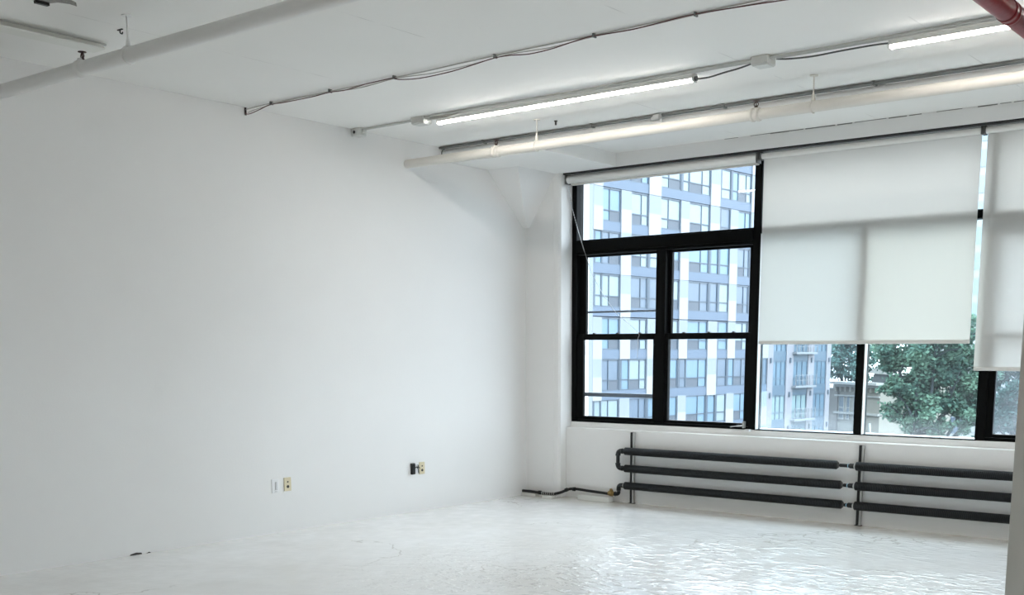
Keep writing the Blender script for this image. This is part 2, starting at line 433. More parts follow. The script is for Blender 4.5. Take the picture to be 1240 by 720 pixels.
cap.add([A, B, C_, D, a, b, c2, d], [[0, 1, 2, 3], [7, 6, 5, 4], [0, 4, 5, 1], [1, 5, 6, 2], [2, 6, 7, 3], [3, 7, 4, 0]])
struct(cap, 'wall_column_capital', M['wall'], 'white inverted pyramid column capital in the upper corner', 'capital')
col = struct(MB().box(5.932, 6.40, -3.47, -3.0, 0, H, bev=.006), 'wall_column', M['column'], 'grey free-standing square column at the right edge', 'column')
ck = MB(); rc = random.Random(4); xx_ = 2.3
while xx_ < 5.6:
    ln_ = rc.uniform(.08, .32); hh_ = rc.uniform(.003, .008)
    ck.box(xx_, xx_+ln_, -.004, .001, H-hh_, H, 0); xx_ += ln_+rc.choice([.0, .01, .02, .12])
struct(ck, 'trim_3', M['plateslotgrey2'], 'grey crack where the ceiling meets the window beam', 'crack')
# dark gaps at the foot of the left wall
g = MB()
g.poly([(.0, -4.68, .001), (.0, -4.58, .001), (.0, -4.585, .012), (.0, -4.63, .018), (.0, -4.675, .010)], (.003, 0, 0))
g.poly([(.0, -4.545, .001), (.0, -4.505, .001), (.0, -4.52, .010)], (.003, 0, 0))
struct(g, 'trim_1', M['plateslot'], 'dark chipped gap at the foot of the left wall', 'gap')
struct(MB().box(.46, 9.7, .03, .075, ZS-.016, ZS), 'trim_2', M['black_strip'], 'thin black strip above the blinds', 'black_strip')  # narrow black strip along the underside of the beam

# ------------------------------------------------------------------ windows
def rect_frame(mb, x0, x1, z0, z1, y0, y1, l, r, bt, t):
    mb.box(x0, x0+l, y0, y1, z0, z1, .003); mb.box(x1-r, x1, y0, y1, z0, z1, .003)
    mb.box(x0+l, x1-r, y0, y1, z0, z0+bt, .003); mb.box(x0+l, x1-r, y0, y1, z1-t, z1, .003)

def double_hung_window(name, x0, x1, label, mirror=False, glass=('g1', 'g1', 'g1', 'g1', 'g1'), storm=True):
    """wide transom light over two double-hung sash pairs"""
    wd = x1-x0
    def X(t): return x1-t if mirror else x0+t     # t measured from the outer jamb
    def xs(a, b): p, q = X(a), X(b); return (min(p, q), max(p, q))
    f = MB()
    for (a, b, z0, z1) in ((0, .058, .786, ZS), (wd-.066, wd, .786, ZS), (.058, wd-.066, 2.473, 2.617),
                           (.058, wd-.066, .786, .812), (.058, wd-.066, 3.225, ZS)):
        p, q = xs(a, b); f.box(p, q, .20, .32, z0, z1, .004)
    p, q = xs(1.02, 1.128); f.box(p, q, .20, .32, .812, 2.473, .004)
    p, q = xs(.058, wd-.066); f.box(p, q, .185, .20, 2.50, 2.60, .004)          # proud face of the transom bar
    win = f.build(name, M['black']); tag(win, label, 'window', kind='structure')
    def pane(parent, a, b, z0, z1, y, g):
        p, q = xs(a, b); return MB().box(p, q, y-.002, y+.002, z0, z1).build('window_pane', M[g], parent)
    pane(win, .058, wd-.066, 2.617, 3.225, .262, glass[0])
    for k, (a, b) in enumerate(((.058, 1.02), (1.128, wd-.066))):
        for up in (True, False):
            s = MB(); p, q = xs(a+.001, b-.001)
            sl, sr = (.078, .030) if k == 0 else (.034, .056)
            if mirror: sl, sr = sr, sl
            if up: rect_frame(s, p, q, 1.640, 2.470, .262, .300, sl, sr, .043, .02)
            else: rect_frame(s, p, q, .814, 1.680, .215, .255, sl, sr, .034 if k == 0 else .028, .057)
            sash = s.build('sash', M['black'], win)
            z0, z1, y = (1.683, 2.45, .281) if up else (.846, 1.623, .235)
            MB().box(p+sl, q-sr, y-.002, y+.002, z0, z1).build('window_pane', M[glass[1+2*k+(0 if up else 1)]], sash)
            if not up:
                l = MB()
                for t in (.22, .52, .80):
                    xx = p+(q-p)*t; l.box(xx-.012, xx+.012, .212, .24, 1.680, 1.692, .002)
                l.build('sash_lock', M['dark'], sash)
    if storm:
        p, q = xs(.064, 1.015)
        st = MB(); st.box(p, q, .318, .330, 1.895, 1.915, .002)
        st.box(p, q, .318, .338, 1.045, 1.085, .002); st.box(p, p+.012, .318, .330, .82, 2.47); st.box(p, q, .318, .33, .812, .83)
        st.build('storm_frame', M['grayframe'], win)
    return win

w1 = double_hung_window('window_1', .447, 2.573, 'black framed sash window on the left with a wide transom light, unshaded')
h = MB(); h.tube(smooth_path([(2.34, .17, .806), (2.40, .165, .815), (2.475, .168, .822)], 4), [.004]*5+[.007]*4, 8)
h.box(2.468, 2.486, .165, .205, .800, .862, .003)
h.build('crank_handle', M['steel'], w1)
MB().box(2.500, 2.548, .150, .20, .770, .792, .003).build('frame_clip', M['plate'], w1)

f = MB()
for (x0, x1, z0, z1) in ((2.573, 2.585, .773, ZS), (3.541, 3.615, .793, 2.559), (4.592, 4.604, .773, ZS), (2.585, 4.592, 2.559, 2.63),
                         (2.585, 4.592, .773, .793), (2.585, 4.592, 3.225, ZS)):
    f.box(x0, x1, .20, .31, z0, z1, .004)
w2 = f.build('window_2', M['black']); tag(w2, 'black framed picture window in the middle behind the wide blind', 'window', kind='structure')
MB().box(2.585, 3.541, .248, .252, .793, 2.559).build('window_pane', M['g2'], w2)
MB().box(3.615, 4.592, .248, .252, .793, 2.559).build('window_pane', M['g2b'], w2)
MB().box(2.585, 4.592, .248, .252, 2.63, 3.225).build('window_pane', M['g1'], w2)
s = MB(); s.box(3.615, 3.622, .20, .245, .793, 2.559); s.box(2.585, 2.591, .20, .245, .793, 2.559)
s.build('glazing_bead', M['plate'], w2)
w3 = double_hung_window('window_3', 4.604, 6.73, 'black framed sash window on the right behind the column', True, ('g1', 'g3', 'g3', 'g3', 'g3'), False)
w4 = double_hung_window('window_4', 7.42, 9.546, 'added black framed sash window, unseen, beyond the frame on the right', False, ('g1',)*5, False)  # unseen window added for the light it lets in

# ------------------------------------------------------------------ blinds
def blind(x0, x1, zb, label, roll_r, fy):
    ry = fy-roll_r-.002
    t = thing('roller_blind', ((x0+x1)/2, .1, ZS-.04), label, 'blind', 'white roller blinds')
    zc = ZS-.014-roll_r
    MB().tube([(x0+.015, ry, zc), (x1-.015, ry, zc)], roll_r, 20).build('roller_tube', M['blindtube'], t)
    for xb in (x0+.004, x1-.004):
        MB().box(xb-.006, xb+.006, ry-.04, ry+.045, zc-roll_r-.006, ZS-.003, .002).build('bracket', M['bracket'], t)
    fb = MB()
    n = 40; vs = []; fs = []
    z1 = zc
    for i in range(n+1):
        for j, zz in enumerate((z1, zb+.02)):
            xx = x0+.018+(x1-x0-.036)*i/n
            yy = fy+.0025*math.sin(i*.5)*(j)
            vs += [(xx, yy, zz), (xx, yy+.0012, zz)]
    for i in range(n):
        q = 4*i
        fs += [[q, q+2, q+6, q+4], [q+1, q+5, q+7, q+3], [q, q+4, q+5, q+1], [q+2, q+3, q+7, q+6]]
    fs += [[0, 1, 3, 2], [4*n, 4*n+2, 4*n+3, 4*n+1]]
    fb.add(vs, fs); fb.build('fabric', M['fabric'], t)
    hb = MB(); hb.box(x0+.018, x1-.018, fy-.007, fy+.010, zb, zb+.032, .006)
    hb.build('hem_bar', M['hem'], t)
    return t

b1 = blind(.452, 2.588, 3.150, 'white roller blind fully rolled up over the left window', .040, .152)
b2 = blind(2.594, 4.534, 1.570, 'wide white roller blind pulled halfway down the middle window', .026, .166)
b3 = blind(4.542, 6.69, 1.353, 'white roller blind pulled lowest, beside the column at the right edge', .026, .166)
ch = MB()
path = smooth_path([(.455, .12, 3.19), (.468, .15, 2.99), (.542, .16, 2.743), (.600, .165, 2.578), (.66, .16, 2.44), (.762, .165, 2.221),
                    (.988, .18, 1.915), (1.258, .20, 1.700), (1.262, .205, 1.62), (1.262, .205, 1.45)], 10)
ch.tube(path, .0022, 6)
for i, p in enumerate(path[:36]): ch.lathe(p-Vector((0, 0, .006)), (0, 0, 1), [(0, .001), (.003, .005), (.009, .005), (.012, .001)], 6)
ch.build('bead_chain', M['chain'], b1)

# ------------------------------------------------------------------ radiators
TZ = (.525, .353, .180); TY = .052
def finned(x0, x1, z):
    mb = MB(); prof = []; n = int((x1-x0)/.011); p = (x1-x0)/n
    for i in range(n): prof += [(i*p, .0335), (i*p+p*.30, .0385), (i*p+p*.70, .0385)]
    prof.append((x1-x0, .0335))
    return mb.lathe((x0, TY, z), (1, 0, 0), prof, 14, False)
def post(x, z1):
    mb = MB(); w_, d_ = .041, .030     # C-shaped strut channel
    y0, y1 = .090, .1195
    mb.box(x-w_/2, x-w_/2+.004, y0, y1, 0, z1)
    mb.box(x-w_/2, x+w_/2, y1-.003, y1, 0, z1)
    mb.box(x-w_/2, x-w_/2+.015, y0, y0+.003, 0, z1)
    mb.box(x-w_/2-.01, x+w_/2+.01, y0-.005, y1, 0, .006)
    return mb
def add_post(x, z1, parent):
    p_ = post(x, z1).build('support_post', M['strut'], parent)
    fl = MB(); fl.box(x+.0205-.014, x+.0215, .088, .092, .006, z1); fl.box(x+.0175, x+.0215, .092, .1165, .006, z1); fl.build('sheen_flange', M['steel'], p_)  # lighter steel paints in the sheen on the post's right side
r1 = thing('finned_tube_radiator', (2.35, .06, 0), 'black three-row finned tube radiator under the left and middle windows', 'radiator', 'black finned radiators under the windows')
for z, x1 in zip(TZ, (3.472, 3.514, 3.530)):
    t = finned(1.232, x1, z).build('finned_tube', M['iron'], r1)
    e = MB(); e.lathe((x1-.012, TY, z), (1, 0, 0), [(0, .0325), (.016, .0325), (.017, .026), (.024, .026)], 16, False); e.build('end_collar', M['strut'], t)
add_post(1.287, .712, r1)
rb = MB()
q = [(1.225, TY, TZ[0]), (1.205, TY, TZ[0])] + elbow((1.185, TY, TZ[0]), (1.145, TY, TZ[0]), (1.145, TY, TZ[0]-.04)) + elbow((1.145, TY, TZ[1]+.04), (1.145, TY, TZ[1]), (1.185, TY, TZ[1])) + [(1.205, TY, TZ[1]), (1.225, TY, TZ[1])]
rb.tube(q, .0185, 12)
for (p, ax) in (((1.205, TY, TZ[0]), (-1, 0, 0)), ((1.205, TY, TZ[1]), (-1, 0, 0)), ((1.145, TY, TZ[0]-.035), (0, 0, -1)), ((1.145, TY, TZ[1]+.050), (0, 0, -1))):
    rb.lathe(p, ax, [(0, .0185), (.001, .0265), (.013, .0265), (.014, .0185)], 14)
rb.tube(elbow((1.188, TY, TZ[0]), (1.145, TY, TZ[0]), (1.145, TY, TZ[0]-.043)), .0245, 14)
rb.tube(elbow((1.145, TY, TZ[1]+.043), (1.145, TY, TZ[1]), (1.188, TY, TZ[1])), .0245, 14)
bend = rb.build('return_bend', M['blackpipe'], r1)
for z in TZ: MB().lathe((1.205, TY, z), (1, 0, 0), [(0, .0175), (.028, .0175)], 12).build('pipe_nipple', M['steel'], r1)
eb = MB(); eb.tube([(1.21, TY, TZ[2]), (1.195, TY, TZ[2])]+elbow((1.19, TY, TZ[2]), (1.158, TY, TZ[2]), (1.158, TY, TZ[2]-.032))+[(1.158, TY, .125)], .023, 12)
eb.build('pipe_elbow', M['blackpipe'], r1)

r2 = thing('finned_tube_radiator', (4.9, .06, 0), 'black three-row finned tube radiator running behind the grey column', 'radiator', 'black finned radiators under the windows')
for z in TZ: finned(3.650, 6.45, z).build('finned_tube', M['iron'], r2)
add_post(3.672, .704, r2); add_post(6.30, .704, r2)
for z, x0 in zip(TZ, (3.500, 3.542, 3.558)):
    u = MB(); u.lathe((x0, TY, z), (1, 0, 0), [(0, .016), (3.655-x0, .016)], 12)
    u.lathe((3.590, TY, z), (1, 0, 0), [(0, .016), (.001, .0225), (.040, .0225), (.041, .016)], 8, False)
    uo = u.build('union_pipe', M['blackpipe'], r2)
    MB().lathe((3.575, TY, z), (1, 0, 0), [(0, .0182), (.006, .0182)], 12).build('blue_tape', M['bluetape'], uo)
    MB().lathe((3.632, TY, z), (1, 0, 0), [(0, .018), (.002, .024), (.018, .024), (.02, .018)], 10).build('steel_collar', M['steel'], uo)

fp = thing('heating_supply_pipe', (.6, 0, .05), 'thin black heating pipe along the floor from the corner to the left radiator', 'pipe')
pm = MB(); pm.tube(smooth_path([(.012, -.075, .050), (.13, -.075, .050), (.24, -.075, .045), (.34, -.075, .040), (.42, -.06, .045), (.49, -.02, .065), (.545, .035, .095), (.62, .055, .100), (.80, .055, .092), (1.03, .055, .083)], 6), .0145, 12)
pm.build('pipe', M['blackpipe'], fp)
for (p, ax, R) in (((.225, -.075, .047), (1, 0, 0), .021), ((.515, 0, .082), (.55, .6, .3), .020), ((.58, .045, .098), (1, .2, 0), .021)):
    MB().lathe(p, ax, [(0, .013), (.004, R), (.034, R), (.038, .013)], 12).build('pipe_coupling', M['blackpipe'], fp)
sl = MB()
sl.tube([(.27+.18*i/84, -.074+.0185*math.cos(i*.524), .0425+.0185*math.sin(i*.524)) for i in range(85)], .0035, 6)
sl.build('coil_sleeve', M['wiregrey'], fp)
v = MB(); v.lathe((1.030, .055, .088), (1, 0, 0), [(0, .014), (.004, .024), (.018, .024), (.024, .030), (.050, .030), (.056, .022), (.074, .022), (.078, .014)], 8, False)
v.lathe((1.066, .055, .105), (0, -.3, 1), [(0, .020), (.018, .020), (.020, .014), (.032, .014)], 8, False)
v.build('brass_valve', M['brass'], fp)
u = MB(); u.tube([(1.105, .055, .088), (1.125, .055, .088)]+elbow((1.13, TY, .088), (1.158, TY, .088), (1.158, TY, .116))+[(1.158, TY, .121)], .019, 12)
u.lathe((1.108, .055, .088), (1, 0, 0), [(0, .015), (.002, .024), (.012, .024), (.014, .015)], 8, False)
u.build('pipe_elbow', M['blackpipe'], fp)

def block(x0, x1, y0, y1, z1, label, rot=0.0):
    mb = MB(); cx, cy = (x0+x1)/2, (y0+y1)/2
    mt = Matrix.Translation((cx, cy, 0)) @ Matrix.Rotation(rot, 4, 'Z') @ Matrix.Translation((-cx, -cy, 0))
    mb.box(x0, x1, y0, y1, 0, z1, .004, mt); mb.local = True
    tag(mb.build('support_block', M['block']), label, 'block', 'white blocks under the heating pipe')
block(.68, 1.075, -.005, .085, .052, 'long white block on the floor under the brass valve')
block(.315, .445, -.135, -.035, .026, 'short white block under the coiled sleeve of the floor pipe', .08)
block(.012, .205, -.10, -.055, .029, 'thin white strip under the floor pipe in the corner')

# ------------------------------------------------------------------ wall plates
def plate(y, z, mat, name, label, group, kind):
    t = thing(name, (0, y, z), label, 'outlet' if kind != 'switch' else 'switch', group)
    b = MB(); b.box(0, .007, y-.037, y+.037, z-.0575, z+.0575, .003); b.build('cover_plate', M[mat], t)
    if kind == 'switch':
        s_ = MB(); s_.box(.005, .011, y-.004, y+.016, z-.034, z+.034, .002)
        s_.box(.005, .009, y-.0035, y+.015, z-.05, z-.042, .001); s_.build('rocker', M['plateslotgrey'], t)
    else:
        for dz, R in ((.020, .007), (-.020, .0125)):
            MB().lathe((.006, y, z+dz), (1, 0, 0), [(0, R), (.0035, R)], 14).build('jack', M['plateslot'], t)
    return t
plate(-3.318, .398, 'plate', 'wall_switch', 'white switch plate low on the left wall, left of the ivory plate', None, 'switch')
plate(-3.189, .402, 'ivory', 'wall_outlet', 'ivory outlet plate on the left wall beside the white switch plate', 'ivory outlet plates', 'jack')
plate(-1.580, .410, 'ivory', 'wall_outlet', 'ivory outlet plate on the left wall next to the black box with wires', 'ivory outlet plates', 'jack')
pa = thing('socket_adapter', (0, -1.70, .41), 'small black box with loose wires on the left wall near the corner', 'adapter')
MB().box(0, .026, -1.731, -1.688, .360, .466, .005).build('body', M['adapter'], pa)
wr = MB()
for (y1, z1, dx) in ((-1.635, .375, .03), (-1.642, .445, .035), (-1.650, .42, .05)):
    wr.tube(smooth_path([(.020, -1.69, .42), (.035, -1.672, .43), (dx, -1.655, (z1+.42)/2), (.012, y1, z1), (.004, y1+.012, z1-.01)], 5), .0035, 6)
wr.build('loose_wire', M['adapter'], pa)
wp = MB(); wp.box(0, .006, -1.668, -1.625, .362, .456, .002); wp.build('back_plate', M['plate'], pa)

# ------------------------------------------------------------------ ceiling services
def sprinkler(x, y, z, parent):
    """upright head: body, two frame arms, deflector"""
    s_ = MB(); s_.lathe((x, y, z), (0, 0, 1), [(0, .014), (.012, .014), (.014, .010), (.020, .010)], 10)
    for sx_ in (-1, 1): s_.tube(smooth_path([(x+sx_*.009, y, z+.016), (x+sx_*.017, y, z+.030), (x+sx_*.004, y, z+.050)], 4), .0035, 6)
    s_.tube([(x, y, z+.018), (x, y, z+.048)], .004, 6)
    h_ = s_.build('sprinkler_head', M['rust'], parent)
    MB().lathe((x, y, z+.048), (0, 0, 1), [(0, .012), (.002, .025), (.005, .025), (.006, .008)], 14).build('deflector', M['rust'], h_)
def hanger(x, y, z, r, parent, mat, ztop=H):
    hg = MB(); hg.tube([(x, y, z+r), (x, y, ztop)], .0055, 8)
    hg.lathe((x, y, ztop-.006), (0, 0, 1), [(0, .030), (.006, .030)], 12)
    hg.lathe((x, y, z+r), (0, 0, 1), [(0, .016), (.03, .012), (.055, .006)], 10)
    ho = hg.build('hanger_rod', M[mat], parent)
    MB().ring((x, y, z), (1, 0, 0), r+.003, .0055, 24, 8).build('pipe_clamp', M[mat], ho)

PX1 = XR
t = thing('sprinkler_pipe', (3, -5.39, 3.165), 'white sprinkler pipe crossing the ceiling at the upper left of the room', 'pipe', 'white sprinkler pipes')
MB().tube([(0, -5.39, 3.165), (5.700, -5.39, 3.165)], .043, 22).build('pipe', M['pipewhite'], t)
cg = MB(); cg.lathe((.950, -5.39, 3.165), (1, 0, 0), [(0, .044), (.003, .051), (.050, .051), (.053, .044)], 22)
cg.lathe((.976, -5.39, 3.20), (0, 0, 1), [(0, .024), (.022, .022)], 12); cg.build('pipe_coupling', M['pipewhite'], t)
sprinkler(.990, -5.39, 3.205, t)
hanger(1.476, -5.39, 3.165, .043, t, 'pipewhite')

t = thing('sprinkler_pipe', (3, -1.70, 3.174), 'cream white sprinkler pipe in front of the windows below the long lit lamp', 'pipe', 'white sprinkler pipes')
MB().tube([(0, -1.70, 3.174), (5.700, -1.70, 3.174)], .038, 22).build('pipe', M['pipecream'], t)
for xc in (1.030, 3.475):
    cg = MB()
    for dx in (0, .045): cg.lathe((xc+dx, -1.70, 3.174), (1, 0, 0), [(0, .039), (.003, .048), (.019, .048), (.022, .039)], 22)
    cg.lathe((xc+.02, -1.70, 3.174), (1, 0, 0), [(0, .042), (.05, .042)], 22)
    cg.lathe((xc+.035, -1.70, 3.205), (0, 0, 1), [(0, .020), (.016, .018)], 12)
    cg.build('pipe_coupling', M['pipecream'], t)
    sprinkler(xc+.035, -1.70, 3.215, t)
for xh in (1.505, 3.948): hanger(xh, -1.70, 3.174, .038, t, 'pipecream')

t = thing('heating_pipe', (3, -1.2, 3.33), 'white pipe tight under the ceiling between the windows and the cream sprinkler pipe', 'pipe')
MB().tube([(0, -1.205, 3.328), (PX1, -1.205, 3.328)], .036, 20).build('pipe', M['pipegrey'], t)
for xc in (1.66, 4.18):
    MB().lathe((xc, -1.205, 3.328), (1, 0, 0), [(0, .037), (.002, .0405), (.085, .0405), (.087, .037)], 20).build('pipe_coupling', M['pipegrey'], t)
MB().ring((.003, -1.205, 3.328), (1, 0, 0), .037, .004, 20, 6).build('wall_collar', M['dark'], t)

t = thing('electrical_conduit', (3, -1.27, 3.36), 'grey conduit pair along the ceiling over the white pipe by the windows', 'conduit', 'ceiling conduits')
MB().tube([(.02, -1.290, H-.014), (PX1, -1.290, H-.014)], .0100, 10).build('conduit', M['emt'], t)
MB().tube([(.02, -1.262, H-.014), (PX1, -1.262, H-.014)], .0105, 10).build('conduit', M['emt'], t)
for xs_ in (.55, 1.75, 3.0, 4.2):
    MB().box(xs_, xs_+.02, -1.306, -1.246, H-.031, H-.0015, .003).build('strap', M['emt'], t)
cb = MB(); mt = Matrix.Translation((2.40, -1.29, H-.026)) @ Matrix.Rotation(-.35, 4, 'Z')
cb.box(-.055, .055, -.018, .018, -.020, .020, .006, mt); cb.build('conduit_body', M['steel'], t)
cb = MB(); cb.tube([(2.43, -1.27, H-.04), (2.43, -1.255, H-.095)], .012, 8); cb.build('drop_stub', M['pipewhite'], t)

LY = -2.25
t = thing('electrical_conduit', (2, -2.35, 3.37), 'thin painted conduit run along the ceiling feeding the lit lamps', 'conduit', 'ceiling conduits')
for k, yy in enumerate((-2.335, -2.372)):
    pts = [(.10 if k == 0 else .86, yy if k == 0 else -2.36, H-.014)]
    pts += [(x, yy+.006*math.sin(x*2.1+k), H-.0135-.003*math.sin(x*3+k)) for x in [.95+.2*i for i in range(48)]]
    MB().tube(pts, .0095 if k == 0 else .008, 10).build('conduit', M['emtpaint'], t)
MB().tube(smooth_path([(.85, -2.33, H-.02), (1.05, -2.345, H-.03), (1.3, -2.36, H-.012)], 5), .007, 8).build('cable', M['wiregrey'], t)
jb = MB(); jb.box(.02, .115, -2.372, -2.292, H-.066, H, .006); jb.tube([(.10, -2.332, H-.03), (.145, -2.332, H-.026)], .014, 10)
o = jb; o.local = True; jbo = tag(jb.build('ceiling_junction_box', M['boxpaint']), 'small painted conduit box at the top of the left wall', 'box', 'ceiling junction boxes')
MB().lathe((.05, -2.374, H-.033), (0, -1, 0), [(0, .013), (.003, .013)], 10).build('open_hole', M['plateslot'], jbo)
def jbox(x0, x1, y0, y1, dz, label):
    b_ = MB(); b_.box(x0, x1, y0, y1, H-dz, H, .005); b_.box(x0+.008, x1-.008, y0+.008, y1-.008, H-dz-.006, H-dz, .002); b_.local = True
    o_ = tag(b_.build('ceiling_junction_box', M['boxpaint']), label, 'box', 'ceiling junction boxes')
    for xx in (x0-.014, x1+.014):
        MB().lathe((xx-.014, (y0+y1)/2, H-.016), (1, 0, 0), [(0, .012), (.028, .012)], 8, False).build('connector', M['boxpaint'], o_)
jbox(.738, .880, -2.385, -2.285, .052, 'square painted ceiling box left of the long lit lamp')
jbox(3.835, 3.955, -2.405, -2.285, .052, 'square painted ceiling box between the two lit lamps')

def led_light(x0, n, label, LY=LY):
    t_ = thing('ceiling_light', (x0+.6*n, LY, H-.04), label, 'lamp', 'lit tube lamps')
    hs = MB(); hs.poly([(x0, LY-.042, H), (x0, LY+.042, H), (x0, LY+.026, H-.036), (x0, LY-.026, H-.036)], (1.2*n, 0, 0))
    hs.build('housing', M['ledhouse'], t_)
    for k in range(n):
        a_ = x0+.012+1.2*k; tb = MB()
        prof = [(a_, LY+.022*math.cos(PI+PI*i/8), H-.037+.018*math.sin(PI+PI*i/8)) for i in range(9)]
        tb.poly(prof, (1.176, 0, 0)); tb.build('tube', M['led'], t_)
    for xe in (x0-.004, x0+1.2*n-.006): MB().box(xe, xe+.010, LY-.030, LY+.030, H-.058, H-.002, .003).build('end_cap', M['ledhouse'], t_)
    for k in range(1, n): MB().box(x0+1.2*k-.006, x0+1.2*k+.006, LY-.024, LY+.024, H-.056, H-.03, .002).build('joint_cap', M['ledhouse'], t_)
    return t_
led_light(.925, 2, 'long lit white tube lamp on the ceiling, left of the ceiling box')
led_light(4.705, 2, 'lit white tube lamp on the ceiling by the red pipe')
for x_ in (5.2, 7.9): led_light(x_, 2, 'added lit tube lamp, out of view, brightening the room', -6.6)  # second lamp row, added out of view to raise the room light
MBc = MB(); MBc.tube(smooth_path([(3.335, LY, H-.035), (3.36, LY, H-.040), (3.448, -2.26, H-.044), (3.575, -2.28, H-.036), (3.70, -2.30, H-.030), (3.82, -2.33, H-.020)], 6), .0058, 8)
MBc.lathe((3.322, LY, H-.036), (1, 0, 0), [(0, .016), (.024, .016)], 8, False); MBc.local = True
tag(MBc.build('lamp_cable', M['wiredark']), 'dark cable drooping from the end of the long lamp to the ceiling box', 'cable', 'lamp cables')
MBc = MB(); MBc.tube(smooth_path([(3.97, -2.33, H-.018), (4.05, -2.30, H-.024), (4.20, -2.27, H-.026), (4.40, -2.255, H-.018), (4.60, LY, H-.016), (4.703, LY, H-.020)], 6), .0055, 8)
MBc.local = True
tag(MBc.build('lamp_cable', M['wiredark']), 'dark cable from the ceiling box to the lamp by the red pipe', 'cable', 'lamp cables')

# loose cables further into the room
t = thing('ceiling_cable', (2.5, -3.46, 3.37), 'bundle of loose grey and dark red wires clipped across the ceiling', 'cable')
WY = -3.46
gp = [(.012, 3.360), (.06, 3.364), (.324, 3.369), (.623, 3.368), (.99, 3.366), (1.339, 3.365), (1.654, 3.368), (1.985, 3.367), (2.285, 3.371), (2.844, 3.373), (3.353, 3.371), (3.819, 3.372), (4.4, 3.373), (5.2, 3.372), (7, 3.372)]
MB().tube(smooth_path([(x, WY, min(z, H-.007)) for x, z in gp], 5), .0042, 8).build('grey_wire', M['wiregrey'], t)
rp = [(.012, 3.335), (.035, 3.322), (.09, 3.322), (.2, 3.338), (.323, 3.357), (.479, 3.352), (.79, 3.350), (.99, 3.356), (1.166, 3.349), (1.365, 3.360), (1.465, 3.363), (1.654, 3.362), (1.71, 3.345), (1.907, 3.326), (2.174, 3.327), (2.372, 3.340), (2.571, 3.356), (2.709, 3.352), (2.857, 3.337), (3.034, 3.340), (3.23, 3.358), (3.353, 3.364), (3.621, 3.355), (3.82, 3.361), (4.054, 3.367), (4.401, 3.354), (4.8, 3.340), (5.4, 3.36), (6.2, 3.35)]
MB().tube(smooth_path([(x, WY-.012, z) for x, z in rp], 5), .0034, 8).build('dark_red_wire', M['wirered'], t)
gp2 = [(.02, 3.34), (.2, 3.355), (.5, 3.366), (.99, 3.362), (1.3, 3.350), (1.654, 3.364), (2.0, 3.348), (2.35, 3.352), (2.7, 3.366), (3.0, 3.355), (3.353, 3.366), (3.7, 3.362), (4.054, 3.369), (4.6, 3.362), (5.4, 3.365), (6.4, 3.36)]
MB().tube(smooth_path([(x, WY+.008, z) for x, z in gp2], 5), .0032, 8).build('grey_wire', M['wiregrey'], t)
for xk in (.323, .99, 1.654, 2.571, 3.353, 4.054, 5.0):
    MB().box(xk-.006, xk+.006, WY-.018, WY+.014, H-.024, H, .002).build('cable_clip', M['emt'], t)
MB().box(0, .012, WY-.008, WY+.004, 3.318, 3.376, .002).build('wall_hook', M['dark'], t)

# unlit lamp, hook, patch, stud
t = thing('ceiling_light', (.86, -6.6, 3.33), 'unlit wraparound lamp with yellowed lens at the upper left', 'lamp')
hs = MB(); hs.poly([(.70, -8.0, H), (.83, -8.0, H), (.83, -8.0, H-.012), (.70, -8.0, H-.012)], (0, 2.87, 0)); hs.build('housing', M['ledhouse'], t)
ln = MB(); ln.poly([(.690, -8.0, H-.010), (.835, -8.0, H-.010), (.885, -8.0, H-.044), (.875, -8.0, H-.050), (.755, -8.0, H-.050), (.712, -8.0, H-.040)], (0, 2.83, 0)); ln.build('lens', M['lens'], t)
k = MB(); k.box(1.165, 1.215, -5.262, -5.250, H-.006, H, .002); k.tube(smooth_path([(1.19, -5.256, H-.004), (1.19, -5.256, H-.02), (1.20, -5.25, H-.026), (1.205, -5.25, H-.016)], 4), .004, 6); k.local = True
tag(k.build('ceiling_hook', M['dark']), 'small dark hook in the ceiling beside the rod of the left pipe', 'hook')
k = MB(); k.tube([(1.599, -1.567, H-.035), (1.599, -1.567, H)], .008, 8); k.lathe((1.599, -1.567, H-.008), (0, 0, 1), [(0, .014), (.008, .014)], 10); k.local = True
tag(k.build('ceiling_anchor', M['dark']), 'small dark anchor stud in the ceiling under the long lit lamp', 'anchor')
k = MB(); pts = [(1.34, -5.83), (1.355, -5.775), (1.40, -5.757), (1.425, -5.70), (1.415, -5.655), (1.47, -5.69), (1.52, -5.78), (1.47, -5.90), (1.38, -5.92)]
k.poly([(x, y, H-.003) for x, y in pts], (0, 0, .003)); k.local = True
po = tag(k.build('ceiling_paint_patch', M['peel']), 'peeled grey paint patch on the ceiling at the upper left edge', 'patch')
MB().box(1.335, 1.362, -5.86, -5.782, H-.02, H-.003, .003).build('black_stub', M['adapter'], po)

t = thing('fire_main_pipe', (5.752, -5, 3.1), 'thick dark red fire pipe under the ceiling at the upper right', 'pipe')
MB().tube([(5.752, YB, 3.1), (5.752, -.6, 3.1)], .0505, 28).build('pipe', M['red'], t)
for yc in (-3.46, -2.93):
    cg = MB(); cg.lathe((5.752, yc, 3.1), (0, 1, 0), [(0, .051), (.002, .0535), (.022, .054), (.024, .052), (.060, .052), (.062, .054), (.083, .0535), (.085, .051)], 26)
    co = cg.build('pipe_coupling', M['red'], t)
    MB().ring((5.752, yc-.002, 3.1), (0, 1, 0), .0515, .0022, 26, 6).build('groove_ring', M['reddark'], co)
for yc in (-4.4, -1.6):
    hg = MB(); hg.tube([(5.752, yc, 3.15), (5.752, yc, H)], .006, 8); hg.ring((5.752, yc, 3.1), (0, 1, 0), .0545, .005, 24, 6); hg.build('hanger_rod', M['red'], t)

# ------------------------------------------------------------------ outside
GZ = -6.5
tag(MB().box(-120, 120, -80, 260, GZ-.3, GZ).build('street_ground', M['street']), 'pale street surface far below the windows', 'street', kind='structure')

